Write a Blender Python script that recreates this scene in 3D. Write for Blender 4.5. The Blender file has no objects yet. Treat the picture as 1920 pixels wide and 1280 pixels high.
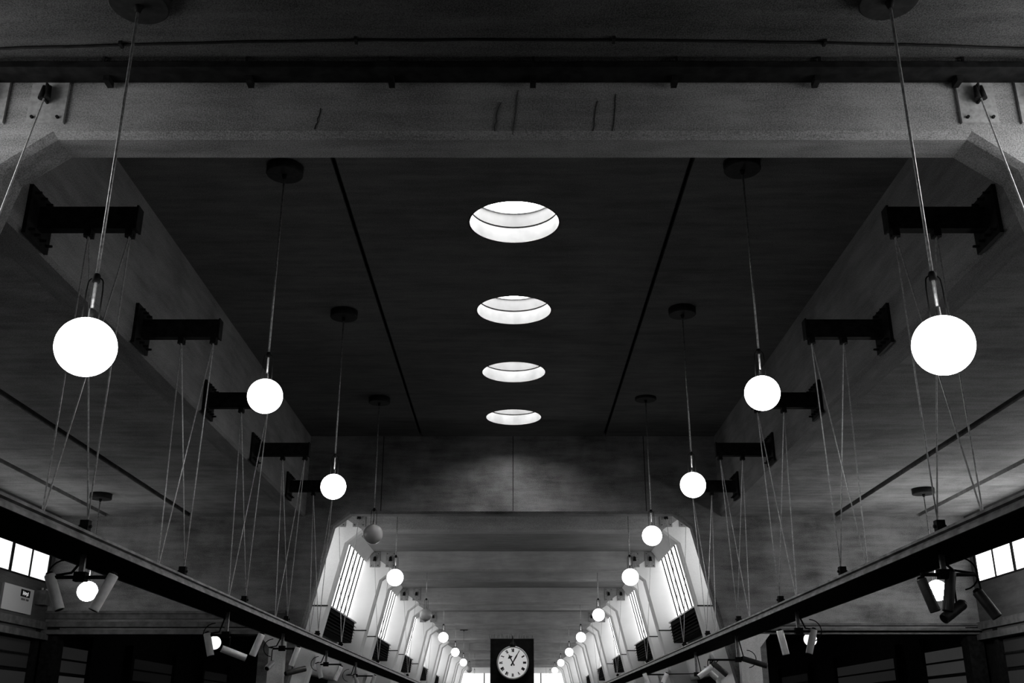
import bpy, bmesh, math, random
from mathutils import Vector, Matrix
random.seed(7)
PI = math.pi
C = bpy.context.scene.collection
H = 1.6                       # camera height above the floor; heights below are measured from the camera

# ------------------------------------------------------------------ camera, world, exposure
F = 1920.0
PITCH = math.atan((1357 - 640) / F)
cd = bpy.data.cameras.new('camera')
cd.sensor_width = 36.0
cd.lens = 36.0 * F / 1920.0
cd.shift_x = -1.0 / 1920.0
cd.clip_end = 500
cam = bpy.data.objects.new('camera', cd)
C.objects.link(cam)
cam.location = (0, 0, H)
cam.rotation_euler = (PI / 2 + PITCH, 0, 0)
sc = bpy.context.scene
sc.camera = cam
sc.view_settings.view_transform = 'Standard'
sc.view_settings.look = 'None'
sc.view_settings.gamma = 1.0
sc.view_settings.exposure = 0.0
w = bpy.data.worlds.new('overcast_sky')
sc.world = w
w.use_nodes = True
w.node_tree.nodes['Background'].inputs[0].default_value = (1, 1, 1, 1)
w.node_tree.nodes['Background'].inputs[1].default_value = 36.0

GLOBE_E = 9.0
WIN_FAR = 2.0
WIN_NEAR_L = 5.0
WIN_NEAR_R = 8.0
WIN_SIDE_L = 1.1
WIN_SIDE_R = 2.7

# ------------------------------------------------------------------ materials
def mat(name, col, rough=0.7, metal=0.0, emit=0.0, spec=0.5):
    m = bpy.data.materials.new(name)
    m.use_nodes = True
    b = m.node_tree.nodes['Principled BSDF']
    b.inputs['Base Color'].default_value = (col, col, col, 1)
    b.inputs['Roughness'].default_value = rough
    b.inputs['Metallic'].default_value = metal
    b.inputs['Specular IOR Level'].default_value = spec
    if emit:
        b.inputs['Emission Color'].default_value = (1, 1, 1, 1)
        b.inputs['Emission Strength'].default_value = emit
    return m

def concrete(name, lo, hi, board=True, stain=0.35, bump=0.25, axis=0, speck=0.0):
    """board-marked concrete: long streaks along one axis, blotches and fine grain"""
    m = bpy.data.materials.new(name)
    m.use_nodes = True
    nt = m.node_tree
    N, L = nt.nodes, nt.links
    b = N['Principled BSDF']
    b.inputs['Roughness'].default_value = 0.9
    b.inputs['Specular IOR Level'].default_value = 0.2
    geo = N.new('ShaderNodeNewGeometry')
    mp = N.new('ShaderNodeMapping')
    s = [5.5, 5.5, 5.5]
    s[axis] = 0.8
    mp.inputs['Scale'].default_value = s
    L.new(geo.outputs['Position'], mp.inputs['Vector'])
    n1 = N.new('ShaderNodeTexNoise')
    n1.inputs['Scale'].default_value = 1.0
    n1.inputs['Detail'].default_value = 6
    n1.inputs['Roughness'].default_value = 0.65
    L.new(mp.outputs[0], n1.inputs['Vector'])
    n2 = N.new('ShaderNodeTexNoise')
    n2.inputs['Scale'].default_value = 0.9
    n2.inputs['Detail'].default_value = 5
    n2.inputs['Roughness'].default_value = 0.6
    L.new(geo.outputs['Position'], n2.inputs['Vector'])
    n3 = N.new('ShaderNodeTexNoise')
    n3.inputs['Scale'].default_value = 70
    n3.inputs['Detail'].default_value = 3
    L.new(geo.outputs['Position'], n3.inputs['Vector'])
    def mth(op, a, bb):
        q = N.new('ShaderNodeMath')
        q.operation = op
        for i, v in enumerate((a, bb)):
            if isinstance(v, (int, float)):
                q.inputs[i].default_value = v
            else:
                L.new(v, q.inputs[i])
        return q.outputs[0]
    a = mth('MULTIPLY', n1.outputs[0], 0.5 if board else 0.15)
    c = mth('MULTIPLY', n2.outputs[0], stain)
    d = mth('MULTIPLY', n3.outputs[0], 0.9)
    t = mth('ADD', mth('ADD', a, c), d)
    tot = (0.5 if board else 0.15) + stain + 0.9
    mr = N.new('ShaderNodeMapRange')
    mr.inputs['From Min'].default_value = tot * 0.40
    mr.inputs['From Max'].default_value = tot * 0.60
    mr.inputs['To Min'].default_value = lo
    mr.inputs['To Max'].default_value = hi
    L.new(t, mr.inputs['Value'])
    L.new(mr.outputs[0], b.inputs['Base Color'])
    bp = N.new('ShaderNodeBump')
    bp.inputs['Strength'].default_value = bump
    bp.inputs['Distance'].default_value = 0.02
    L.new(t, bp.inputs['Height'])
    L.new(bp.outputs[0], b.inputs['Normal'])
    return m

def patina(name, lo, hi, scale=12, rough=0.5, metal=0.0, spec=0.5):
    m = mat(name, hi, rough, metal, 0.0, spec)
    nt = m.node_tree
    N, L = nt.nodes, nt.links
    geo = N.new('ShaderNodeNewGeometry')
    n = N.new('ShaderNodeTexNoise')
    n.inputs['Scale'].default_value = scale
    n.inputs['Detail'].default_value = 5
    L.new(geo.outputs['Position'], n.inputs['Vector'])
    mr = N.new('ShaderNodeMapRange')
    mr.inputs['From Min'].default_value = 0.35
    mr.inputs['From Max'].default_value = 0.65
    mr.inputs['To Min'].default_value = lo
    mr.inputs['To Max'].default_value = hi
    L.new(n.outputs[0], mr.inputs['Value'])
    L.new(mr.outputs[0], nt.nodes['Principled BSDF'].inputs['Base Color'])
    return m

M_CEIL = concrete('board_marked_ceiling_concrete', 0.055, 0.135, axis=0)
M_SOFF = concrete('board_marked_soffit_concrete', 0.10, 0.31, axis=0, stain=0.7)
M_COFF = concrete('coffer_beam_concrete', 0.10, 0.25, axis=1)
M_WALL = concrete('far_wall_concrete', 0.05, 0.25, axis=0, stain=0.7)
M_PORT = concrete('portal_concrete', 0.11, 0.30, axis=0, stain=0.5)
M_NBAY = concrete('bare_nave_concrete', 0.12, 0.24, axis=1)
M_NAVE = concrete('pale_nave_concrete', 0.76, 0.88, board=False, stain=0.5, bump=0.12)
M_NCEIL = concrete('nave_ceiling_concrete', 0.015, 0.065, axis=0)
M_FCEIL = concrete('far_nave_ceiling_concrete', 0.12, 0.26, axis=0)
M_FRAME = concrete('shaded_head_concrete', 0.22, 0.42, axis=0, stain=0.5)  # darker than the legs: fall-off of the side light put into the colour
M_SIDE = concrete('aisle_wall_concrete', 0.03, 0.08, axis=1)
M_FLOOR = concrete('floor_concrete', 0.02, 0.04, board=False)
M_GROOVE = mat('shadow_joint', 0.012, 0.95)
M_BLACK = patina('black_painted_steel', 0.004, 0.012, 9, 0.7, spec=0.08)
M_DARK = patina('dark_enamelled_canopy', 0.006, 0.014, 14, 0.6, spec=0.15)
M_DUCT = mat('matt_black_louvre', 0.004, 0.9, spec=0.1)
M_ROD = patina('galvanised_rod', 0.18, 0.42, 30, 0.35, 0.5)
M_TIE = patina('grey_steel_tie_rod', 0.22, 0.42, 30, 0.4, 0.35)
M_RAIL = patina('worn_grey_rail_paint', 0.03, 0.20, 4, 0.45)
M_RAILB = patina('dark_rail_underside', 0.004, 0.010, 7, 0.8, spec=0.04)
M_PLATE = patina('painted_anchor_plate', 0.20, 0.30, 20, 0.6)
M_SPOT = patina('pale_grey_spotlight_tube', 0.72, 0.88, 10, 0.4)
M_SPOTD = patina('dark_metal_spotlight_tube', 0.03, 0.06, 10, 0.45)
M_SHAFT = patina('greyed_skylight_shaft', 0.050, 0.075, 3, 0.8)  # white shaft darkened in colour to balance the strong sky
M_SHAFTU = patina('toned_down_skylight_upstand', 0.022, 0.034, 3, 0.8)  # darker than the shaft to cancel the stronger skylight up there
M_PILLAR = concrete('light_pillar_concrete', 0.45, 0.65, axis=2)
M_LEDGE = patina('weathered_fascia', 0.04, 0.09, 5, 0.8)
M_GLOBEL = mat('lit_opal_globe_left_aisle', 0.8, 0.3, emit=28)
M_GLOBER = mat('lit_opal_globe_right_aisle', 0.8, 0.3, emit=95)
M_GLOBE = mat('lit_opal_globe', 0.8, 0.3, emit=GLOBE_E)
M_OFF = mat('unlit_opal_globe', 0.45, 0.12)
M_NUM = mat('black_clock_print', 0.005, 0.6)
M_DIAL = mat('backlit_clock_dial', 0.62, 0.5, emit=0.36)
M_CRIM = mat('pale_clock_rim', 0.5, 0.35)
M_SIGN = mat('pale_notice_board', 0.40, 0.6)
M_SIGNB = mat('white_sign_lettering', 0.85, 0.6, emit=0.25)

def pane_mat(name, e, col=0.75):
    m = mat(name, col, 0.6, emit=e, spec=0.1)
    nt = m.node_tree
    geo = nt.nodes.new('ShaderNodeNewGeometry')
    n = nt.nodes.new('ShaderNodeTexNoise')
    n.inputs['Scale'].default_value = 1.4
    nt.links.new(geo.outputs['Position'], n.inputs['Vector'])
    mr = nt.nodes.new('ShaderNodeMapRange')
    mr.inputs['To Min'].default_value = e * 0.85
    mr.inputs['To Max'].default_value = e * 1.1
    nt.links.new(n.outputs[0], mr.inputs['Value'])
    nt.links.new(mr.outputs[0], nt.nodes['Principled BSDF'].inputs['Emission Strength'])
    return m
M_PANE = pane_mat('frosted_daylit_pane', WIN_FAR)
M_PNL = pane_mat('frosted_daylit_pane_near_left', WIN_NEAR_L)
M_PNR = pane_mat('frosted_daylit_pane_near_right', WIN_NEAR_R)
M_PSL = pane_mat('frosted_clerestory_pane_left', WIN_SIDE_L)
M_PSR = pane_mat('frosted_clerestory_pane_right', WIN_SIDE_R)
M_PDIM0 = pane_mat('dark_glow_aisle_panel', 0.003, 0.03)
M_PDIM = pane_mat('dim_glow_aisle_panel', 0.010, 0.03)
M_PDIM2 = pane_mat('faint_glow_aisle_panel', 0.026, 0.03)
M_END = pane_mat('bright_end_window', 1.6)

# ------------------------------------------------------------------ mesh helpers
class MB:
    def __init__(s):
        s.bm = bmesh.new()
    def box(s, x0, x1, y0, y1, z0, z1):
        v = [s.bm.verts.new(p) for p in ((x0,y0,z0),(x1,y0,z0),(x1,y1,z0),(x0,y1,z0),(x0,y0,z1),(x1,y0,z1),(x1,y1,z1),(x0,y1,z1))]
        for f in ((0,3,2,1),(4,5,6,7),(0,1,5,4),(1,2,6,5),(2,3,7,6),(3,0,4,7)):
            s.bm.faces.new([v[i] for i in f])
        return s
    def prism(s, poly, y0, y1):
        """poly: (x,z) list, extruded along y"""
        a = [s.bm.verts.new((x, y0, z)) for x, z in poly]
        b = [s.bm.verts.new((x, y1, z)) for x, z in poly]
        n = len(poly)
        s.bm.faces.new(a)
        s.bm.faces.new(b[::-1])
        for i in range(n):
            j = (i + 1) % n
            s.bm.faces.new((a[j], a[i], b[i], b[j]))
        return s
    def loft(s, rings, closed=True, cap=False, smooth=False):
        R = [[s.bm.verts.new(p) for p in r] for r in rings]
        n = len(R[0])
        for k in range(len(R) - 1):
            for i in range(n if closed else n - 1):
                j = (i + 1) % n
                f = s.bm.faces.new((R[k][i], R[k][j], R[k+1][j], R[k+1][i]))
                f.smooth = smooth
        if cap:
            s.bm.faces.new(R[0][::-1])
            s.bm.faces.new(R[-1])
        return s
    def tube(s, pts, r, n=8, cap=True):
        pts = [Vector(p) for p in pts]
        rings = []
        rr = r if isinstance(r, (list, tuple)) else [r] * len(pts)
        t0 = (pts[1] - pts[0]).normalized()
        up = Vector((0, 0, 1)) if abs(t0.z) < 0.9 else Vector((1, 0, 0))
        a = t0.cross(up).normalized()
        for i, p in enumerate(pts):
            if i == 0: t = pts[1] - pts[0]
            elif i == len(pts) - 1: t = pts[-1] - pts[-2]
            else: t = (pts[i+1] - pts[i]).normalized() + (pts[i] - pts[i-1]).normalized()
            t.normalize()
            a = (a - t * a.dot(t)).normalized()
            b = t.cross(a)
            rings.append([p + (a * math.cos(2*PI*k/n) + b * math.sin(2*PI*k/n)) * rr[i] for k in range(n)])
        s.loft(rings, True, cap, n > 6)
        return s
    def lathe(s, prof, c=(0,0,0), n=32, cap=True):
        """prof: (r,z) pairs round the vertical through c"""
        rings = [[(c[0] + r*math.cos(2*PI*k/n), c[1] + r*math.sin(2*PI*k/n), c[2] + z) for k in range(n)] for r, z in prof]
        s.loft(rings, True, cap, True)
        return s
    def sphere(s, c, r, n=32, m=16):
        prof = [(r*math.sin(PI*k/m), -r*math.cos(PI*k/m)) for k in range(m + 1)]
        prof[0] = (r*0.01, -r); prof[-1] = (r*0.01, r)
        return s.lathe(prof, c, n)
    def build(s, name, m, parent=None, world=True):
        """world=True: the vertices are in camera-level coordinates and are lifted to the floor datum"""
        if world:
            for v in s.bm.verts: v.co.z += H
        bmesh.ops.recalc_face_normals(s.bm, faces=s.bm.faces[:])
        me = bpy.data.meshes.new(name)
        s.bm.to_mesh(me)
        s.bm.free()
        me.materials.append(m)
        o = bpy.data.objects.new(name, me)
        C.objects.link(o)
        if parent is not None:
            o.parent = parent
            if world:      # parent may stand away from the origin
                o.matrix_parent_inverse = Matrix.Translation(parent.location).inverted()
        return o

def tag(o, label, cat, group=None, kind=None):
    if label: o['label'] = label
    if cat: o['category'] = cat
    if group: o['group'] = group
    if kind: o['kind'] = kind
    return o
def thing(name, label, cat, loc=(0,0,0), group=None, kind=None):
    o = bpy.data.objects.new(name, None)
    o.empty_display_size = 0.2
    C.objects.link(o)
    o.location = (loc[0], loc[1], loc[2] + H)
    return tag(o, label, cat, group, kind)
def struct(o, label=None, cat=None):
    o['kind'] = 'structure'
    return tag(o, label, cat)
def dup(root, loc, label, name=None):
    r = root.copy(); C.objects.link(r)
    r.location = (loc[0], loc[1], loc[2] + H)
    r['label'] = label
    for ch in root.children:
        c = ch.copy(); C.objects.link(c); c.parent = r
        for g in ch.children:
            d = g.copy(); C.objects.link(d); d.parent = c
    return r
ORD = ['nearest the camera', 'second from the camera', 'third from the camera', 'fourth from the camera', 'fifth from the camera',
       'sixth from the camera', 'seventh from the camera', 'eighth from the camera', 'ninth from the camera', 'tenth from the camera']
SIDE = {-1: 'left', 1: 'right'}

# ------------------------------------------------------------------ the setting
CZ = 7.93          # crossing ceiling
CX_ = 5.93         # coffer beam faces
SZ = 5.56          # side soffit
NZ = 6.36          # nave ceiling
YA, YF, T = 9.03, 29.2, 0.42
SW = 12.9          # side walls
def legx(z, off=0.0): return 5.12 + off + 0.238 * (5.25 - z)

def opening(top, zb=-H, off=0.0):
    """left half of the opening, bottom to the middle of the head"""
    f = top / 5.6
    return [(-legx(zb, off), zb), (-5.12 * 1.0 - off, 5.25 * f), (-4.65 - off * 0.45, top + off * 0.9)]

def portal_mesh(y0, y1, top, outer, ztop, ch=0.07):
    """concrete frame with a flared leg, a splayed corner and a chamfered front arris"""
    b = MB()
    hd = MB()
    def path(y, off):
        L = opening(top, off=off)
        return [(x, y, z) for x, z in L] + [(-x, y, z) for x, z in L[::-1]]
    def outp(y):
        L = [(-legx(-H, outer), -H), (-legx(5.0, outer), 5.0), (-legx(5.0, outer) , ztop)]
        return [(x, y, z) for x, z in L] + [(-x, y, z) for x, z in L[::-1]]
    rings = [outp(y0), path(y0, ch), path(y0 + ch, 0), path(y1, 0), outp(y1)]
    b.loft([r[:3] for r in rings], closed=False)
    b.loft([r[3:] for r in rings], closed=False)
    for r, k in ((rings[0], 0), (rings[4], 0)):
        pass
    hd.loft([r[2:4] for r in rings], closed=False)
    return b, hd

tn = [0]
def trim(o, label=None):
    tn[0] += 1
    o.name = 'trim_%d' % tn[0]
    o['kind'] = 'structure'
    if label: o['label'] = label
    return o

# floor
struct(MB().box(-SW - .5, SW + .5, -12, 120, -H - 0.2, -H).build('floor', M_FLOOR))

# crossing walls with the portal opening: wide concrete walls pierced by the frame shape
def cross_wall(name, y0, top, m, front, zlow):
    b = MB()
    def half(sgn, ch):
        L = [(x * -sgn * -1, z) for x, z in opening(top, off=ch)]
        return L
    ch = 0.07
    for sg in (-1, 1):
        L0 = [(-sg * x, z) for x, z in opening(top, off=ch)]
        L1 = [(-sg * x, z) for x, z in opening(top, off=0)]
        O = [(sg * 6.95, -H), (sg * 6.95, zlow), (sg * (SW + 0.3), zlow), (sg * (SW + 0.3), CZ + 0.5), (0, CZ + 0.5)]
        f0 = [b.bm.verts.new((x, y0, z)) for x, z in L0] + [b.bm.verts.new((0, y0, top + ch * 0.9))]
        o0 = [b.bm.verts.new((x, y0, z)) for x, z in O]
        b.bm.faces.new(f0 + o0[::-1])
        f1 = [b.bm.verts.new((x, y0 + ch, z)) for x, z in L1] + [b.bm.verts.new((0, y0 + ch, top))]
        f2 = [b.bm.verts.new((x, y0 + T, z)) for x, z in L1] + [b.bm.verts.new((0, y0 + T, top))]
        o1 = [b.bm.verts.new((x, y0 + T, z)) for x, z in O]
        b.bm.faces.new(f2 + o1[::-1])
        for A, B in ((f0, f1), (f1, f2), (o0, o1)):
            for i in range(len(A) - 1):
                b.bm.faces.new((A[i], A[i+1], B[i+1], B[i]))
    return struct(b.build(name, m))
cross_wall('wall_near', YA, 5.6, M_PORT, None, 2.2)
wn_near = bpy.data.objects['wall_near']
for (x, z0, z1, j) in ((-1.99, 5.68, 5.93, .012), (-.155, 5.66, 6.0, .015), (.03, 5.62, 6.15, .004), (.85, 5.66, 6.02, .008), (1.05, 5.66, 6.1, .008)):
    pts = [(x + random.uniform(-j, j) + .05 * (k / 6 - .5), YA - .002, z0 + (z1 - z0) * k / 6) for k in range(7)]
    MB().tube(pts, .006 if j > .01 else .004, 4).build('crack', M_GROOVE, wn_near)
cross_wall('wall_far', YF, 5.645, M_WALL, None, 2.42)

wn_far = bpy.data.objects['wall_far']
for x in (-3.78, .015, 3.84):
    MB().box(x - .012, x + .012, YF - .004, YF + .01, 5.72, CZ).build('formwork_seam', M_GROOVE, wn_far)
# crossing ceiling: three slabs with open joints, the middle one pierced by four round skylights
YC0, YC1 = YA + T, YF
SKY = [15.51, 19.43, 23.36, 27.22]
SR = 0.755
b = MB()
cuts = [YC0] + [(SKY[i] + SKY[i+1]) / 2 for i in range(3)] + [YC1]
hx = 2.655
n = 64
for k, yc in enumerate(SKY):
    ylo, yhi = cuts[k], cuts[k + 1]
    ring_in, ring_out = [], []
    angs = sorted([2*PI*i/n for i in range(n)] + [math.atan2(yy - yc, xx) % (2*PI) for xx in (-hx, hx) for yy in (ylo, yhi)])
    for a in angs:
        ca, sa = math.cos(a), math.sin(a)
        t = min((hx / abs(ca)) if abs(ca) > 1e-6 else 1e9, ((yhi - yc) / sa) if sa > 1e-6 else (((ylo - yc) / sa) if sa < -1e-6 else 1e9))
        ring_in.append((0.03 + (SR + .022) * ca, yc + (SR + .022) * sa, CZ))
        ring_out.append((t * ca, yc + t * sa, CZ))
    b.loft([ring_in, ring_out])
    b.loft([[(x, y, z + 0.3) for x, y, z in ring_in], [(x, y, z + 0.3) for x, y, z in ring_out]])
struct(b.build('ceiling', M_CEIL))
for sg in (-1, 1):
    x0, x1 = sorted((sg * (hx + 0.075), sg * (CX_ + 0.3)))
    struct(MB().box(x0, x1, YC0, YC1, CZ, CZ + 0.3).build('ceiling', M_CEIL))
    x0, x1 = sorted((sg * (hx - 0.02), sg * (hx + 0.10)))
    struct(MB().box(x0, x1, YC0, YC1, CZ + 0.12, CZ + 0.32).build('ceiling', M_GROOVE))
# longitudinal coffer beams with a chamfered lower arris
for sg in (-1, 1):
    poly = [(sg*CX_, CZ), (sg*CX_, SZ + 0.05), (sg*(CX_ + 0.05), SZ), (sg*(CX_ + 0.45), SZ), (sg*(CX_ + 0.45), CZ)]
    trim(MB().prism(poly, YC0, YC1).build('trim', M_COFF))
    # side soffits between open joints
    e = [CX_ + 0.45, 9.07, 9.27, 11.43, 11.63, SW]
    for a, c in ((0, 1), (2, 3), (4, 5)):
        x0, x1 = sorted((sg * e[a], sg * e[c]))
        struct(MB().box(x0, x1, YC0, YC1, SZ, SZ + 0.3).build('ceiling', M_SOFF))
    for xa in (9.17, 11.53):
        x0, x1 = sorted((sg * (xa - 0.12), sg * (xa + 0.12)))
        struct(MB().box(x0, x1, YC0, YC1, SZ + 0.22, SZ + 0.34).build('ceiling', M_GROOVE))

# skylights: greyed shaft with a dark ring joint, rim and open sky above
for k, yc in enumerate(SKY):
    wd = thing('window_%d' % (k + 1), None, None, (0.03, yc, CZ), kind='structure')
    n = 64
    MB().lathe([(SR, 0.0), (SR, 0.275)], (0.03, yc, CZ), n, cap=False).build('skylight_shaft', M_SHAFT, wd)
    MB().lathe([(SR, 0.275), (SR + 0.02, 0.275), (SR + 0.02, 0.308), (SR, 0.308)], (0.03, yc, CZ), n, cap=False).build('ring_joint', M_GROOVE, wd)
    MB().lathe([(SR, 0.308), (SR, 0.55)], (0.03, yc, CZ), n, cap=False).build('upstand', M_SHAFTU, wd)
    MB().lathe([(SR, 0.55), (SR - 0.03, 0.555), (SR - 0.03, 0.62), (SR + 0.12, 0.62), (SR + 0.12, 0.30), (SR + 0.012, 0.30)], (0.03, yc, CZ), n, cap=False).build('rim', M_TIE, wd)
# roof over the crossing keeps the daylight to the shafts (the sky is seen through them)

# side walls of the crossing and aisles beyond, with clerestory windows
for sg in (-1, 1):
    nm = 'wall_' + SIDE[sg]
    def sbox(x0, x1, *a): return (min(sg*x0, sg*x1), max(sg*x0, sg*x1)) + a
    m_ = M_SIDE
    struct(MB().box(*sbox(SW, SW + 0.3, YC0, YF + T, 2.15, 3.68)).build(nm, m_))
    struct(MB().box(*sbox(SW, SW + 0.3, YC0, YF + T, 5.2, CZ + .5)).build(nm, m_))
    struct(MB().box(*sbox(SW, SW + 0.3, 28.95, YF + T, 3.68, 5.2)).build(nm, m_))
    # stepped string courses under the clerestory
    for z0, z1, d in ((2.42, 2.62, 0.10), (2.15, 2.32, 0.16)):
        trim(MB().box(*sbox(SW - d, SW, YC0, YF, z0, z1)).build('trim', M_LEDGE))
    wd = thing('window_%d' % (5 + (sg > 0)), None, None, (sg * SW, 19, 3.7), kind='structure')
    MB().box(*sbox(SW + 0.03, SW + 0.07, YC0, 28.95, 3.68, 5.2)).build('pane', M_PSL if sg < 0 else M_PSR, wd)
    y = 28.93; i = 0
    step = 1.12
    while y > YC0:
        wdt = 0.05 if i % 2 == 0 else 0.02
        MB().box(*sbox(SW - 0.005, SW + 0.1, y - wdt, y + wdt, 3.68, 5.2)).build('mullion', M_BLACK, wd)
        y -= step; i += 1
    MB().box(*sbox(SW - 0.004, SW + 0.1, YC0, 28.95, 3.65, 3.70)).build('window_frame', M_BLACK, wd)
    # low aisle panels between posts: faint glow stands in for light on them
    wd = thing('window_%d' % (7 + (sg > 0)), None, None, (sg * SW, 24, 1.3), kind='structure')
    for (ya, yb, up) in (((25.2, 28.7, 0), (29.85, 32.7, 1), (36.5, 41.0, 0), (45, 49, 0)) if sg < 0 else ((24, 28.2, 0), (30.3, 33.7, 2), (36.2, 43.0, 1), (47, 52, 0))):
        MB().box(*sbox(SW + 0.1, SW + 0.14, ya, yb, 1.40, 2.10)).build('pane', (M_PDIM0, M_PDIM, M_PDIM2)[up], wd)
        MB().box(*sbox(SW + 0.1, SW + 0.14, ya, yb, 0.4, 1.30)).build('pane', M_PDIM2 if up else M_PDIM, wd)
        MB().box(*sbox(SW + 0.05, SW + 0.12, ya, yb, 1.72, 1.77)).build('glazing_bar', M_BLACK, wd)
        for yy in (ya - .25, yb):
            MB().box(*sbox(SW - 0.02, SW + 0.3, yy, yy + .25, -H, 2.5)).build('post', M_BLACK, wd)
    struct(MB().box(*sbox(SW + 0.14, SW + 0.3, -12, 118, -H, 3.7)).build(nm, M_BLACK))
    # low aisle ceiling beyond the far wall and beside the near nave, black in place of shade
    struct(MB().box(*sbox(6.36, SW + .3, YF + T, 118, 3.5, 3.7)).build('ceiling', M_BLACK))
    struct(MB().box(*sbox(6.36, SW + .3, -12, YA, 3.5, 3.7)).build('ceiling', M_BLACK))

# fascia courses across the far wall above the dark lower openings
for sg in (-1, 1):
    for z0, z1, d in (((2.86, 2.93, 0.10), (2.72, 2.86, 0.05), (2.50, 2.64, 0.12), (2.30, 2.42, 0.20)) if sg < 0 else ((2.54, 2.60, 0.10), (2.40, 2.46, 0.18), (2.30, 2.34, 0.2))):
        x0, x1 = sorted((sg * 6.3, sg * SW))
        trim(MB().box(x0, x1, YF - d, YF, z0, z1).build('trim', M_LEDGE))
    # corner post of the aisle
    x0, x1 = sorted((sg * (SW - 0.42), sg * SW))
    trim(MB().box(x0, x1, YF - 0.05, YF + T, -H, 2.5).build('trim', M_BLACK))

# nave frames and side bays -------------------------------------------------
wn = [8]
def bay(y0, y1, sg, long_bay, pm, zlow=1.55, M_NAVE=M_NAVE):
    wn_ = None
    off = 0.72
    if long_bay:
        zt, zb = 5.95, 3.55
        def xx(z, o=off): return sg * legx(z, o)
        poly = [(xx(zb), zb), (xx(zlow), zlow), (xx(zlow, off + .2), zlow), (xx(zb, off + .2), zb)]
        struct(MB().prism(poly, y0, y1).build('wall_' + SIDE[sg], M_NAVE))
        wn[0] += 1
        wd = thing('window_%d' % wn[0], None, None, (xx(zb), (y0 + y1) / 2, zb), kind='structure')
        poly = [(xx(zt, off + .1), zt), (xx(zb, off + .1), zb), (xx(zb, off + .13), zb), (xx(zt, off + .13), zt)]
        MB().prism(poly, y0, y1).build('pane', pm, wd)
        y = y0 + 0.3
        while y < y1 - 0.1:
            poly = [(xx(zt, off + .06), zt), (xx(zb, off + .06), zb), (xx(zb, off + .1), zb), (xx(zt, off + .1), zt)]
            MB().prism(poly, y - 0.03, y + 0.03).build('glazing_bar', M_BLACK, wd)
            y += 0.82
        poly = [(xx(zb + .05, off - .03), zb + .05), (xx(zb - .06, off - .03), zb - .06), (xx(zb - .06, off + .1), zb - .06), (xx(zb + .05, off + .1), zb + .05)]
        MB().prism(poly, y0, y1).build('window_sill', M_TIE, wd)
        # edge beam over the window
        poly = [(sg * 5.45, NZ), (sg * 5.74, zt), (sg * 6.4, zt), (sg * 6.4, NZ + .2), (sg * 5.45, NZ + .2)]
        trim(MB().prism(poly, y0, y1).build('trim', M_NAVE))
    else:
        def xx(z, o=off): return sg * legx(z, o)
        poly = [(xx(NZ + .2), NZ + .2), (xx(zlow), zlow), (xx(zlow, off + .2), zlow), (xx(NZ + .2, off + .2), NZ + .2)]
        struct(MB().prism(poly, y0, y1).build('wall_' + SIDE[sg], M_NAVE))
def pour_joint(y, fr):
    # dark formwork joints across the frame faces
    for sg in (-1, 1):
        x0, x1 = sorted((sg * legx(3.35, 0.02), sg * legx(3.35, 0.9)))
        MB().box(x0, x1, y - 0.012, y + 0.01, 3.34, 3.38).build('pour_joint', M_GROOVE, fr)

NP = [31.85, 40.6, 43.5, 52.1, 55.0, 63.7, 66.6, 75.3, 78.2, 86.9, 89.8, 98.5, 101.4, 110.1, 113.0]
for i, y in enumerate(NP + [6.38, -2.4]):
    lg, hd = portal_mesh(y, y + T, 5.6, 0.95, NZ + 0.25)
    fr = lg.build('trim', M_NAVE if y > 20 else M_NBAY)
    hd.build('head_beam', M_FRAME, fr)  # head takes the darker tone that stands for weaker light
    trim(fr)
    if i < 6: pour_joint(y, fr)
seq = [YF + T] + NP + [118.0]
ys = [YF] + NP
for i in range(len(seq) - 1):
    a = (seq[i] + T) if i > 0 else seq[0]
    for sg in (-1, 1):
        bay(a, seq[i + 1], sg, True, M_PANE)
for sg in (-1, 1):
    bay(6.38 + T, YA, sg, True, M_PNL if sg < 0 else M_PNR, zlow=-H, M_NAVE=M_NBAY)
    bay(-2.4 + T, 6.38, sg, False, None, zlow=-H, M_NAVE=M_NBAY)  # unseen bays built solid instead of glazed, to keep the near light local
    bay(-11.5, -2.4, sg, False, None, zlow=-H, M_NAVE=M_NBAY)
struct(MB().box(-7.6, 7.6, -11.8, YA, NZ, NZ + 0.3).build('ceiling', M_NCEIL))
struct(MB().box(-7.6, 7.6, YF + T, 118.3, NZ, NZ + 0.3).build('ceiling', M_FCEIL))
struct(MB().box(-13.3, 13.3, -11.8, -11.5, -H, NZ + .3).build('wall_back', M_SIDE))  # unseen wall added behind the camera to keep the nave dark
# end of the nave: glazed gable behind the last frame
wd = thing('window_%d' % (wn[0] + 1), None, None, (0, 118, 1), kind='structure')
MB().box(-6.3, 6.3, 118.0, 118.05, -H, 5.3).build('pane', M_END, wd)
MB().box(-6.6, 6.6, 117.95, 118.0, 5.22, 5.36).build('window_frame', M_NAVE, wd)
for xk in (-3.1, 0, 3.1):
    MB().box(xk - .06, xk + .06, 117.9, 118.0, -H, 5.22).build('mullion', M_BLACK, wd)
struct(MB().box(-13.3, 13.3, 118.05, 118.3, -H, NZ + .3).build('wall_end', M_NAVE))

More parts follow.
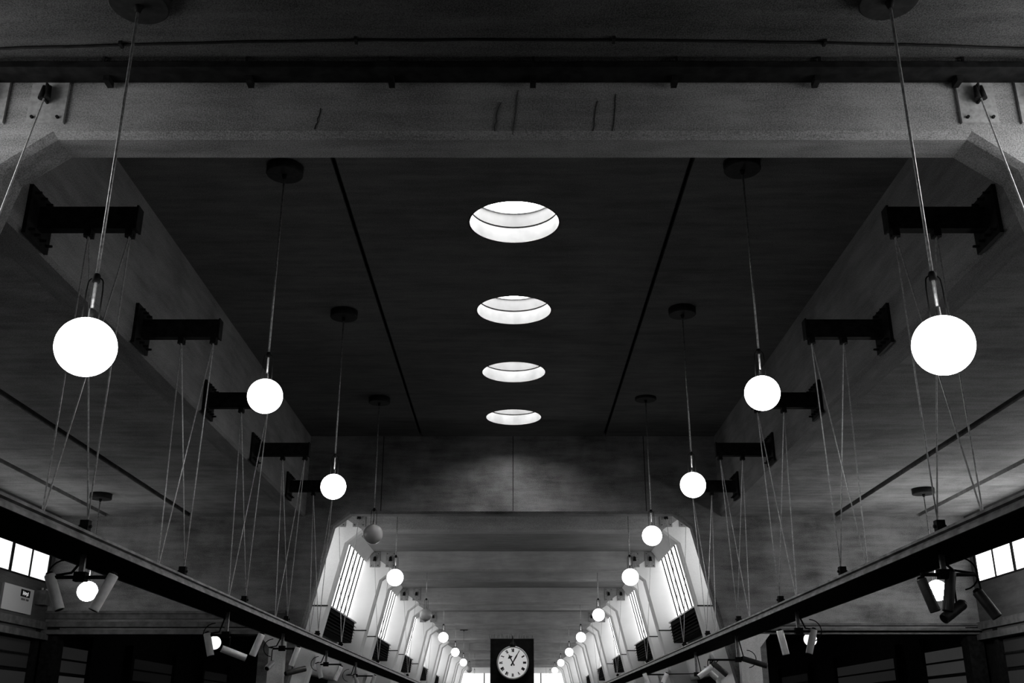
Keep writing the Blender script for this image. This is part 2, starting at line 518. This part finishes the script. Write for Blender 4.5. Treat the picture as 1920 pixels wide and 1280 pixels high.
# concrete pillars below the far wall beside the opening
for sg in (-1, 1):
    fr = thing('trim_%d' % (tn[0] + 1), None, None, (sg * 6.3, YF, -H), kind='structure')
    tn[0] += 1
    s_ = 0.56 if sg > 0 else 0.42
    cx = 6.45 if sg > 0 else 6.4
    x0, x1 = sorted((sg * (cx - s_ / 2), sg * (cx + s_ / 2)))
    MB().box(x0, x1, YF - 0.25, YF + 0.2, -H, 2.3).build('shaft', M_PILLAR, fr)
    x0, x1 = sorted((sg * (cx + s_/2), sg * (cx + s_/2 + .28)))
    zz = 2.3
    poly = [(sg * (cx + s_/2), zz - .35), (sg * (cx + s_/2 + .28), zz - .02), (sg * (cx + s_/2 + .28), zz), (sg * (cx + s_/2), zz)]
    MB().prism(poly, YF - .25, YF + .2).build('haunch', M_PILLAR, fr)

# ------------------------------------------------------------------ things
# black louvred ventilation boxes under the nave windows
def louvre(y0, y1, sg, label):
    t = thing('ventilation_box', label, 'ventilation box', (sg * legx(3.1, .4), (y0 + y1) / 2, 2.8), 'black ventilation boxes under the nave windows')
    def xx(z, o): return sg * legx(z, o)
    poly = [(xx(3.48, .3), 3.48), (xx(2.78, .22), 2.78), (xx(2.78, .62), 2.78), (xx(3.48, .62), 3.48)]
    MB().prism(poly, y0, y1).build('casing', M_DUCT, t)
    b = MB()
    for k in range(6):
        z = 2.84 + k * 0.1
        poly = [(xx(z, .22), z), (xx(z + .02, .18), z - .03), (xx(z + .03, .25), z + .04)]
        b.prism(poly, y0 + .05, y1 - .05)
    b.build('louvres', M_DUCT, t)
    MB().box(*(sorted((xx(3.55, .25), xx(3.55, .62))) + [y0 - .03, y1 + .03, 3.48, 3.53])).build('lid', M_TIE, t)
    return t
for k in range(5):
    ya, yb = NP[2*k] + T, NP[2*k + 1]
    for sg in (-1, 1):
        louvre(ya + 0.7, yb - 1.5, sg, 'black box under the %s nave window, %s' % (SIDE[sg], ORD[k]))

# pendant lamps ---------------------------------------------------------------
def lamp(canopy_z, globe_z, lit, label, loc, group, gm=None):
    """origin at the canopy underside"""
    L = canopy_z - globe_z
    t = thing('pendant_lamp', label, 'lamp', loc, group)
    MB().lathe([(0.262, 0.0), (0.275, 0.012), (0.275, 0.135), (0.26, 0.147)], n=40).build('canopy', M_DARK, t, False)
    MB().lathe([(0.022, -0.07), (0.035, -0.03), (0.04, 0.0)], n=12).build('coupler', M_BLACK, t, False)
    MB().tube([(0, 0, -0.02), (0, 0, -L + 0.24)], 0.0135, 10).build('rod', M_ROD, t, False)
    r = 0.243
    MB().sphere((0, 0, -L), r, 48, 24).build('globe', gm or (M_GLOBE if lit else M_OFF), t, False)
    MB().lathe([(0.045, -L + .237), (0.045, -L + .246), (0.022, -L + .252), (0.020, -L + .33)], n=20).build('cap', M_ROD, t, False)
    yk = MB()
    z0 = -L + 0.62
    for s_ in (-1, 1):
        pts = [(0, 0, z0)] + [(s_ * 0.062 * math.sin(a), 0, z0 - 0.05 * (1 - math.cos(a))) for a in (0.4, 0.8, 1.2, 1.57)]
        pts += [(s_ * 0.068, 0, z0 - .12), (s_ * 0.07, 0, -L + .24)]
        yk.tube(pts, 0.0065, 8)
    yk.build('yoke', M_BLACK, t, False)
    MB().lathe([(0.022, z0 - .05), (0.032, z0 - .045), (0.032, z0 + .015), (0.024, z0 + .03)], n=14).build('collar', M_BLACK, t, False)
    return t
GN = 'globe pendant lamps over the crossing'
near = lamp(6.255, 2.88, True, 'large lit globe lamp at far left, the nearest one on that side', (-3.48, 7.84, 6.255), GN)
dup(near, (3.48, 7.76, 6.24), 'large lit globe lamp at far right, the nearest one on that side')
hi = lamp(7.78, 4.28, True, 'lit globe lamp on the left below the coffered ceiling, second from the camera', (-3.45, 13.64, 7.78), GN)
dup(hi, (3.45, 13.5, 7.78), 'lit globe lamp on the right below the coffered ceiling, second from the camera')
dup(hi, (-3.45, 19.45, 7.78), 'lit globe lamp just above the far portal corner on the left')
dup(hi, (3.45, 19.3, 7.78), 'lit globe lamp just above the far portal corner on the right')
lamp(7.78, 4.4, False, 'unlit grey glass globe lamp at the top left of the far portal', (-3.45, 25.4, 7.78), GN)
dup(hi, (3.45, 25.4, 7.86), 'lit globe lamp in the top right corner of the far portal')
GF = 'globe pendant lamps down the far nave'
fl = lamp(6.2, 4.03, True, 'lit globe lamp in the left row of the far nave, nearest the crossing', (-3.45, 30.6, 6.2), GF)
NO = ['nearest the crossing', 'second from the crossing', 'third from the crossing', 'fourth from the crossing', 'fifth from the crossing', 'sixth from the crossing', 'seventh from the crossing', 'eighth from the crossing']
dup(fl, (3.45, 30.5, 6.2), 'lit globe lamp in the right row of the far nave, nearest the crossing')
off_l = lamp(6.2, 4.07, False, 'unlit globe lamp in the left row of the far nave, second from the crossing', (-3.45, 42.0, 6.2), GF)
for k, y in enumerate([53, 64.3, 75.2]):
    dup(fl, (-3.45, y, 6.22), 'lit globe lamp in the left row of the far nave, ' + NO[k + 2])
dup(off_l, (-3.45, 85.5, 6.2), 'unlit globe lamp in the left row of the far nave, sixth from the crossing')
dup(fl, (-3.45, 97.5, 6.2), 'lit globe lamp in the left row of the far nave, seventh from the crossing')
for k, y in enumerate([42.3, 53.6, 65, 76.6, 87.6, 99, 110.5]):
    dup(fl, (3.45, y, 6.27), 'lit globe lamp in the right row of the far nave, ' + NO[k + 1])
lamp(5.42, 3.1, True, 'lit globe lamp hanging low in the left aisle behind the spotlight tubes', (-10.6, 26.1, 5.42), 'aisle globe lamps', M_GLOBEL)
lamp(5.42, 3.05, True, 'lit globe lamp in the right aisle, half hidden by spotlight tubes', (10.35, 25.5, 5.42), 'aisle globe lamps', M_GLOBER)

RZ = 1.885                    # rail underside
ARMY = [11.43, 15.22, 19.05, 22.85, 26.7]
ARMZ = 5.885
M_GLOBEF = mat('dimly_lit_opal_globe', 0.8, 0.3, emit=1.3)
lamp(3.35, 2.98, True, 'small lit globe deep in the right aisle beside the second spotlight pair', (11.2, 40, 3.35), 'aisle globe lamps', M_GLOBEF)
lamp(3.35, 2.86, True, 'small lit globe deep in the left aisle behind the second spotlight cluster', (-11.2, 40, 3.35), 'aisle globe lamps', M_GLOBEF)
# cantilever brackets on the coffer beams --------------------------------------
def bracket(sg, loc, label):
    t = thing('cantilever_bracket', label, 'bracket', loc, 'black cantilever brackets on the coffer beams')
    # local: x = 0 at the beam face, arm towards the middle of the hall
    d = -sg
    def bx(x0, x1, y0, y1, z0, z1): return MB().box(min(d*x0, d*x1), max(d*x0, d*x1), y0, y1, z0, z1)
    bx(0.0, 0.05, -0.32, 0.32, -0.33, 0.33).build('wall_plate', M_BLACK, t, False)
    b = MB()
    for (x0, x1, y0, y1, z0, z1) in ((0.05, 1.27, -.07, .07, .125, .15), (0.05, 1.27, -.07, .07, -.15, -.125), (0.05, 1.27, -.012, .012, -.125, .125)):
        b.box(min(d*x0, d*x1), max(d*x0, d*x1), y0, y1, z0, z1)
    b.box(min(d*.05, d*1.26), max(d*.05, d*1.26), -.07, -.06, -.13, .13)
    b.build('arm', M_BLACK, t, False)
    bx(1.26, 1.285, -.09, .09, -.16, .16).build('end_plate', M_BLACK, t, False)
    for yy in (-.24, -.08, .08, .24):
        for zz in (-.25, .25):
            MB().tube([(d*.05, yy, zz), (d*.13, yy, zz)], [.022, .016], 6).build('bolt', M_BLACK, t, False)
    for xx in (0.68, 1.19):
        b = MB()
        b.box(d*xx - .045, d*xx + .045, -.06, .06, -.24, -.15)
        b.tube([(d*xx - .06, 0, -.22), (d*xx + .06, 0, -.22)], .022, 8)
        b.build('hanger', M_BLACK, t, False)
        for dy in (-.6, .6):
            MB().tube([(d*xx, .02 * dy, -.22), (d * (CX_ - 5.0), dy, RZ + (.36 if dy > 0 else .125) - ARMZ)], .0095, 6).build('tie_rod', M_TIE, t, False)
    return t
for sg in (-1, 1):
    p = None
    for k, y in enumerate(ARMY):
        lb = 'black steel arm bolted to the %s coffer beam, %s' % (SIDE[sg], ORD[k])
        p = bracket(sg, (sg * CX_, y, ARMZ), lb) if p is None else dup(p, (sg * CX_, y, ARMZ), lb)

# anchor plates on the nave frames ----------------------------------------------
def anchor(loc, label, r=.009):
    t = thing('anchor_plate', label, 'anchor plate', loc, 'anchor plates on the concrete frames')
    MB().box(-.19, .19, -.035, 0, -.29, .29).build('plate', M_PLATE, t, False)
    b = MB()
    b.box(-.01, .01, -.12, -.035, -.07, .13)
    b.tube([(-.028, -.1, .1), (-.03, -.12, -.06)], [.02, .035], 8)
    b.tube([(.028, -.1, .1), (.03, -.12, -.06)], [.02, .035], 8)
    b.build('hook', M_BLACK, t, False)
    for xx in (-.13, .13):
        for zz in (-.23, .23):
            MB().tube([(xx, -.035, zz), (xx, -.06, zz)], .017, 6).build('bolt', M_BLACK, t, False)
    x = loc[0]; s_ = 1 if x > 0 else -1
    MB().tube([(0, -.12, -.06), (s_ * 5.0 - x, -.75, RZ + .33 - PZ)], r, 6).build('tie_rod', M_TIE, t, False)
    return t
HX = (4.775, 5.39)
PZ = 6.03
for sg in (-1, 1):
    for j, x in enumerate(HX):
        anchor((sg * x, YA, PZ), 'square steel plate with hook on the near beam, %s end, %s one' % (SIDE[sg], ('inner', 'outer')[j]))
FO = ['first', 'second', 'third', 'fourth']
for sg in (-1, 1):
    for j, x in enumerate(HX):
        pt = None
        for k, y in enumerate([NP[0], NP[1], NP[3], NP[5]]):
            lb = '%s hook plate on the %s leg of the far nave, %s frame with plates' % (('inner', 'outer')[j], SIDE[sg], FO[k])
            pt = anchor((sg * x, y, PZ), lb, .010) if pt is None else dup(pt, (sg * x, y, PZ), lb)

# suspended rails --------------------------------------------
for sg in (-1, 1):
    t = thing('hanging_rail', 'long dark steel rail hung on thin rods along the %s side of the hall' % SIDE[sg], 'rail', (sg * 5.1, 20, RZ), 'suspended steel rails')
    xi, xo = sg * 4.70, sg * 5.50
    def P2(pts): return [(x * sg, z) for x, z in pts]
    Y0, Y1 = -6.0, 117.0
    # underside tray
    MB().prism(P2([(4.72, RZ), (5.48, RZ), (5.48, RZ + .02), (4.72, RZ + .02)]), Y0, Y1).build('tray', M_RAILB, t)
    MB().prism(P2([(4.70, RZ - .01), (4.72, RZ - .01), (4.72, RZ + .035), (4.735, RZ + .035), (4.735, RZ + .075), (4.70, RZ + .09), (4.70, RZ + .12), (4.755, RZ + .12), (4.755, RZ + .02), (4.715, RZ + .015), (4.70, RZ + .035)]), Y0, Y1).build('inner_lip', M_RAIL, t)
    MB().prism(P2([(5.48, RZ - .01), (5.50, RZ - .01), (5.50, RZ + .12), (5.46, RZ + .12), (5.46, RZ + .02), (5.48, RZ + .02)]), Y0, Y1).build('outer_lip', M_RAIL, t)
    def lug(y, x=5.02):
        b = MB()
        b.box(min(sg*(x-.05), sg*(x+.05)), max(sg*(x-.05), sg*(x+.05)), y - .05, y + .05, RZ + .02, RZ + .36)
        b.tube([(sg*(x-.075), y, RZ + .29), (sg*(x+.075), y, RZ + .29)], .02, 8)
        b.build('lug', M_BLACK, t)
    for y in ARMY:
        lug(y + .6)
    for y in [YA] + NP[:1] + [NP[1], NP[3], NP[5]]:
        lug(y - .75)

# spotlight clusters under the rails ------------------------------------------------
def cluster(sg, y, bar, tubes, label, cable=True):
    """bar=(x0,x1,z); tubes = list of ((x0,z0),(x1,z1),dy0,dy1,dark)"""
    cx = sg * 5.1
    t = thing('spotlight_cluster', label, 'spotlight', (cx, y, bar[2]), 'spotlight clusters under the rails')
    b = MB(); b.box(cx - .03, cx + .03, y - .02, y + .02, bar[2], RZ); b.build('stem', M_TIE, t)
    b = MB(); b.tube([(bar[0], y, bar[2]), (bar[1], y, bar[2])], .022, 8); b.build('crossbar', M_BLACK, t)
    for (a, c, d0, d1, dark) in tubes:
        A = Vector((a[0], y + d0, a[1])); B = Vector((c[0], y + d1, c[1]))
        ax = (B - A).normalized()
        r = .062
        m = M_SPOTD if dark else M_SPOT
        b = MB(); b.tube([A, A + ax * .012, B - ax * .012, B], [r * .92, r, r, r * .97], 20)
        o = b.build('lamp_tube', m, t)
        b = MB(); b.tube([B - ax * .004, B + ax * .002], r * .82, 20); b.build('lens', M_BLACK, o)
        b = MB(); b.tube([A - ax * .03, A], [r * .55, r * .8], 16); b.build('end_cap', M_BLACK, o)
        # yoke from the tube back to the bar
        mid = A + (B - A) * .3
        bxp = min(max(mid.x, min(bar[0], bar[1])), max(bar[0], bar[1]))
        b = MB(); b.tube([mid, (mid.x * .6 + bxp * .4, mid.y, bar[2] - .04), (bxp, y, bar[2])], .012, 6); b.build('yoke', M_BLACK, o)
    b = MB(); b.box(cx - .07, cx + .07, y - .05, y + .05, bar[2] - .05, bar[2] + .06); b.build('junction_box', M_BLACK, t)
    if cable:
        s_ = -1 if cx < 0 else 1
        pts = [(cx + s_*.02, y + .03, RZ), (cx + s_*.06, y + .05, RZ - .1), (cx + s_*.14, y + .06, bar[2] + .06), (cx + s_*.3, y + .04, bar[2] + .03), (bar[0], y, bar[2] + .01)]
        MB().tube(pts, .016, 6).build('cable', M_BLACK, t)
        ox = cx + s_ * .22
        pts = [(ox + s_ * .2 * math.sin(a), y + .05, bar[2] + .02 + .19 * math.cos(a)) for a in [k * .3 for k in range(11)]]
        MB().tube(pts, .010, 6).build('cable', M_BLACK, t)
    return t
def cl(sg, y, spec, label, **kw):
    tubes = []
    # each tube: x, z of the back end, x, z of the front end (metres), y offsets of the ends, dark finish
    for (xa, za, xb, zb, d0, d1, dark) in spec:
        tubes.append(((xa, za), (xb, zb), d0, d1, dark))
    xs = [q[0][0] for q in tubes]
    z = max(q[0][1] for q in tubes) - .03
    return cluster(sg, y, (min(xs) if sg < 0 else max(xs), max(xs) if sg < 0 else min(xs), min(z, RZ - .12)), tubes, label, **kw)
cl(-1, 12.3, [(-5.471, 1.653, -5.295, 1.249, 0, 0, 0), (-4.721, 1.653, -4.876, 1.237, 0.02, -0.05, 0)], 'pair of spotlight tubes under the left rail, nearest the camera')
cl(-1, 18.9, [(-5.442, 1.513, -5.336, 1.13, 0, 0, 0), (-4.463, 1.503, -4.601, 1.13, 0, 0, 0), (-5.17, 1.257, -4.758, 1.103, 0.05, 0.2, 0)], 'three spotlight tubes under the left rail, second cluster from the camera')
cl(-1, 23.6, [(-5.286, 1.277, -5.357, 1.131, 0, -0.2, 0), (-4.746, 1.593, -4.869, 1.198, 0, 0, 0), (-4.975, 1.042, -4.585, 1.153, 0, 0.2, 1)], 'spotlight tubes under the left rail, third cluster from the camera')
cl(-1, 29.3, [(-5.322, 1.557, -5.209, 1.169, 0, 0, 0), (-4.675, 1.474, -4.828, 1.114, 0, 0, 0)], 'pair of spotlight tubes under the left rail, fourth cluster from the camera')
cl(-1, 34.9, [(-5.121, 1.491, -4.982, 1.147, 0, 0, 0), (-4.463, 1.475, -4.601, 1.114, 0, 0, 0)], 'small spotlight tubes at the lower edge of the photo, left rail, fifth cluster')
cl(1, 12.3, [(4.821, 1.604, 4.93, 1.225, 0, -0.02, 1), (5.185, 1.684, 5.08, 1.231, 0, 0, 1), (5.466, 1.462, 5.628, 1.158, 0.02, -0.05, 1), (5.313, 1.328, 5.024, 1.146, 0.1, 0, 1)], 'cluster of dark spotlight tubes under the right rail, nearest the camera')
cl(1, 18.9, [(4.762, 1.558, 4.838, 1.149, 0, 0, 0), (5.373, 1.577, 5.245, 1.167, 0, 0, 0)], 'pair of spotlight tubes under the right rail, second cluster from the camera')
cl(1, 24.2, [(4.499, 1.217, 4.184, 0.988, 0, 0, 0), (4.421, 1.137, 4.614, 0.965, 0.1, 0.15, 0), (5.198, 1.39, 5.739, 1.229, 0, 0, 1), (4.566, 1.321, 4.883, 1.045, 0.3, 0.3, 1)], 'crossed spotlight tubes under the right rail, third cluster from the camera')
cl(1, 29.8, [(4.271, 1.315, 4.155, 1.063, 0, 0, 0), (3.651, 1.315, 3.741, 1.035, 0, 0, 0)], 'small spotlight tubes at the lower edge of the photo, right rail, fourth cluster')

# clock ------------------------------------------------------------------------------
YK = 24.0
cb = thing('clock_pillar', 'black rectangular board behind the round clock, with bird spikes on top', 'pillar', (0, YK, -H))
MB().box(-.495, .475, YK - .2, YK + .2, -H, 1.79).build('body', M_BLACK, cb)
b = MB()
for k in range(26):
    x = -.50 + k * .0385
    a = random.uniform(-.05, .05)
    b.tube([(x, YK - .1, 1.79), (x + a, YK - .14, 1.79 + random.uniform(.07, .12))], .006, 4)
b.build('bird_spikes', M_TIE, cb)
ck = thing('clock', 'round white clock with roman numerals showing five past eleven', 'clock', (0.005, YK - .32, 1.27))
R = .355
def ring(prof, name, m, par, n=64):
    b = MB()
    b.loft([[(r * math.cos(2*PI*k/n), y, r * math.sin(2*PI*k/n)) for k in range(n)] for r, y in prof], True, True, False)
    return b.build(name, m, par, False)
ring([(R - .01, .12), (R, .10), (R, -.02), (R - .012, -.035), (R - .03, -.03), (R - .035, -.005)], 'case', M_CRIM, ck)
dial = ring([(R - .03, -.005), (R - .03, -.012)], 'dial', M_DIAL, ck)
nums = ['XII', 'I', 'II', 'III', 'IIII', 'V', 'VI', 'VII', 'VIII', 'IX', 'X', 'XI']
def glyph_strokes(ch):
    if ch == 'I': return [((0, 0), (0, 1), .17)], .30
    if ch == 'V': return [((-.3, 1), (0, 0), .17), ((.3, 1), (0, 0), .08)], .62
    return [((-.3, 1), (.3, 0), .17), ((.3, 1), (-.3, 0), .08)], .66
for h, s_ in enumerate(nums):
    b = MB()
    a = -2 * PI * h / 12
    hh = .072
    tot = sum(glyph_strokes(c_)[1] for c_ in s_)
    xcur = -tot / 2
    for c_ in s_:
        st, wd_ = glyph_strokes(c_)
        for (p0, p1, tw) in st:
            q = []
            for (px, pz) in (p0, p1):
                q.append(((xcur + wd_ / 2 + px) * hh * .62, (pz - .5) * hh))
            dx = tw * hh * .68
            poly = [(q[0][0] - dx, q[0][1]), (q[0][0] + dx, q[0][1]), (q[1][0] + dx, q[1][1]), (q[1][0] - dx, q[1][1])]
            out = []
            for (x, z) in poly:
                zz = z + .262
                out.append((x * math.cos(a) - zz * math.sin(a), x * math.sin(a) + zz * math.cos(a)))
            b.prism(out, -.016, -.012)
        xcur += wd_
    b.build('numeral', M_NUM, dial, False)
def hand(ang, L, w, tail, name, diamond=False):
    a = -math.radians(ang)
    poly = [(-w * .6, -tail), (w * .6, -tail), (w * .35, 0), (w * .5, L * .5)] + ([(w * 2.2, L * .58), (w * .35, L * .78)] if diamond else []) + [(0, L)] + ([(-w * .35, L * .78), (-w * 2.2, L * .58)] if diamond else []) + [(-w * .5, L * .5), (-w * .35, 0)]
    out = [(x * math.cos(a) - z * math.sin(a), x * math.sin(a) + z * math.cos(a)) for x, z in poly]
    y0 = -.022 if diamond else -.028
    MB().prism(out, y0, y0 + .004).build(name, M_NUM, ck, False)
hand(332.5, .21, .028, .07, 'hour_hand', True)
hand(30, .285, .034, .075, 'minute_hand')
b = MB(); b.loft([[(.02*math.cos(2*PI*k/16), y, .02*math.sin(2*PI*k/16)) for k in range(16)] for y in (-.034, -.012)], True, True); b.build('boss', M_NUM, ck, False)
MB().lathe([(.085, R - .02), (.075, R + .04), (.04, R + .08), (.018, R + .13), (.008, R + .22)], (0, .03, 0), n=20).build('finial', M_BLACK, ck, False)
b = MB(); b.tube([(0, .03, .3), (0, .12, .3)], .03, 8); b.tube([(0, .03, -.1), (0, .12, -.1)], .05, 8); b.build('mount', M_BLACK, ck, False)

# cable tray and conduit above the near beam -----------------------------------------
t = thing('cable_tray', 'dark cable tray running across the ceiling just above the near beam', 'cable tray', (0, 8.85, 6.2))
MB().box(-5.3, 5.3, 8.74, 8.97, 6.22, 6.235).build('tray_base', M_BLACK, t)
b = MB()
b.box(-5.3, 5.3, 8.72, 8.74, 6.215, 6.28); b.box(-5.3, 5.3, 8.97, 8.99, 6.215, 6.28)
b.build('tray_side', M_BLACK, t)
for k in range(9):
    x = -5.61 + k * 1.455
    if abs(x) > 5.25: continue
    b = MB(); b.box(x - .03, x + .03, 8.86, 9.0, 6.155, 6.215); b.box(x - .012, x + .012, 8.74, 8.76, 6.235, NZ - .004); b.build('support', M_BLACK, t)
for q in range(4):
    pts = [(-5.25 + i * .5526, 8.77 + q * .05 + random.uniform(-.012, .012), 6.25 + random.uniform(0, .012)) for i in range(20)]
    MB().tube(pts, .014, 6).build('cable', M_DARK if q % 2 else M_BLACK, t)
t = thing('conduit', 'thin dark conduit bowed across the near ceiling in front of the cable tray', 'pipe', (0, 8.5, NZ))
pts = []
for i in range(25):
    x = -5.28 + i * .44
    pts.append((x, 8.455 + .19 * (x / 6) ** 2 + random.uniform(-.008, .008), NZ - .016))
MB().tube(pts, .013, 8).build('pipe', M_BLACK, t)
for x in (-3.9, -1.55, 1.0, 3.1, 5.2):
    y = 8.455 + .19 * (x / 6) ** 2
    MB().box(x - .015, x + .015, y - .05, y + .03, NZ - .04, NZ).build('clip', M_BLACK, t)
t = thing('ceiling_batten', 'shallow concrete batten along the near ceiling in front of the beam', 'batten', (0, 8.55, NZ))
MB().prism([(-5.3, NZ - .03), (5.3, NZ - .03), (5.3, NZ - .001), (-5.3, NZ - .001)], 8.78, 9.02).build('board', M_NCEIL, t)

# notice board, box and spikes --------------------------------------------------------
xs = -SW + .03
t = thing('notice_board', 'pale notice board with a small black sign panel on the left aisle wall', 'sign', (xs, 27.2, 2.72))
MB().box(-SW, xs + .03, 26.4, 28.1, 2.72, 3.36).build('board', M_SIGN, t)
MB().box(xs + .03, xs + .045, 27.35, 27.86, 3.13, 3.31).build('sign_panel', M_BLACK, t)
b = MB()
for (a, c, z0, z1) in ((27.44, 27.47, 3.17, 3.27), (27.47, 27.52, 3.205, 3.23), (27.52, 27.55, 3.17, 3.26), (27.58, 27.62, 3.18, 3.25), (27.62, 27.66, 3.21, 3.23), (27.66, 27.69, 3.15, 3.24), (27.72, 27.75, 3.17, 3.26)):
    b.box(xs + .045, xs + .05, a, c, z0, z1)
b.build('lettering', M_SIGNB, t)
b = MB()
for a in (27.42, 27.48, 27.54, 27.60, 27.70, 27.76, 27.81):
    b.box(xs + .03, xs + .034, a, a + .035, 3.04, 3.09)
b.build('lettering', M_SIGNB, t).data.materials[0] = M_NUM
t = thing('wall_box', 'small dark control box on the left aisle wall beside the notice board', 'box', (-SW, 28.55, 3.1))
MB().box(-SW, -SW + .25, 28.35, 28.75, 3.02, 3.4).build('casing', M_LEDGE, t)
b = MB(); b.tube([(-SW + .12, 28.45, 3.4), (-SW + .12, 28.45, 3.47)], .03, 8); b.tube([(-SW + .16, 28.62, 3.4), (-SW + .16, 28.62, 3.46)], .03, 8); b.build('cable_glands', M_TIE, t)
t = thing('bird_spikes', 'few upright wire spikes standing on the right rail at the photo edge', 'spikes', (5.1, 9.6, RZ + .1))
for k, yy in enumerate((9.35, 9.5, 9.56, 9.62, 9.72)):
    MB().tube([(5.48, yy, RZ + .1), (5.48 + random.uniform(-.01, .01), yy, RZ + .38)], .006, 5).build('spike', M_BLACK, t)
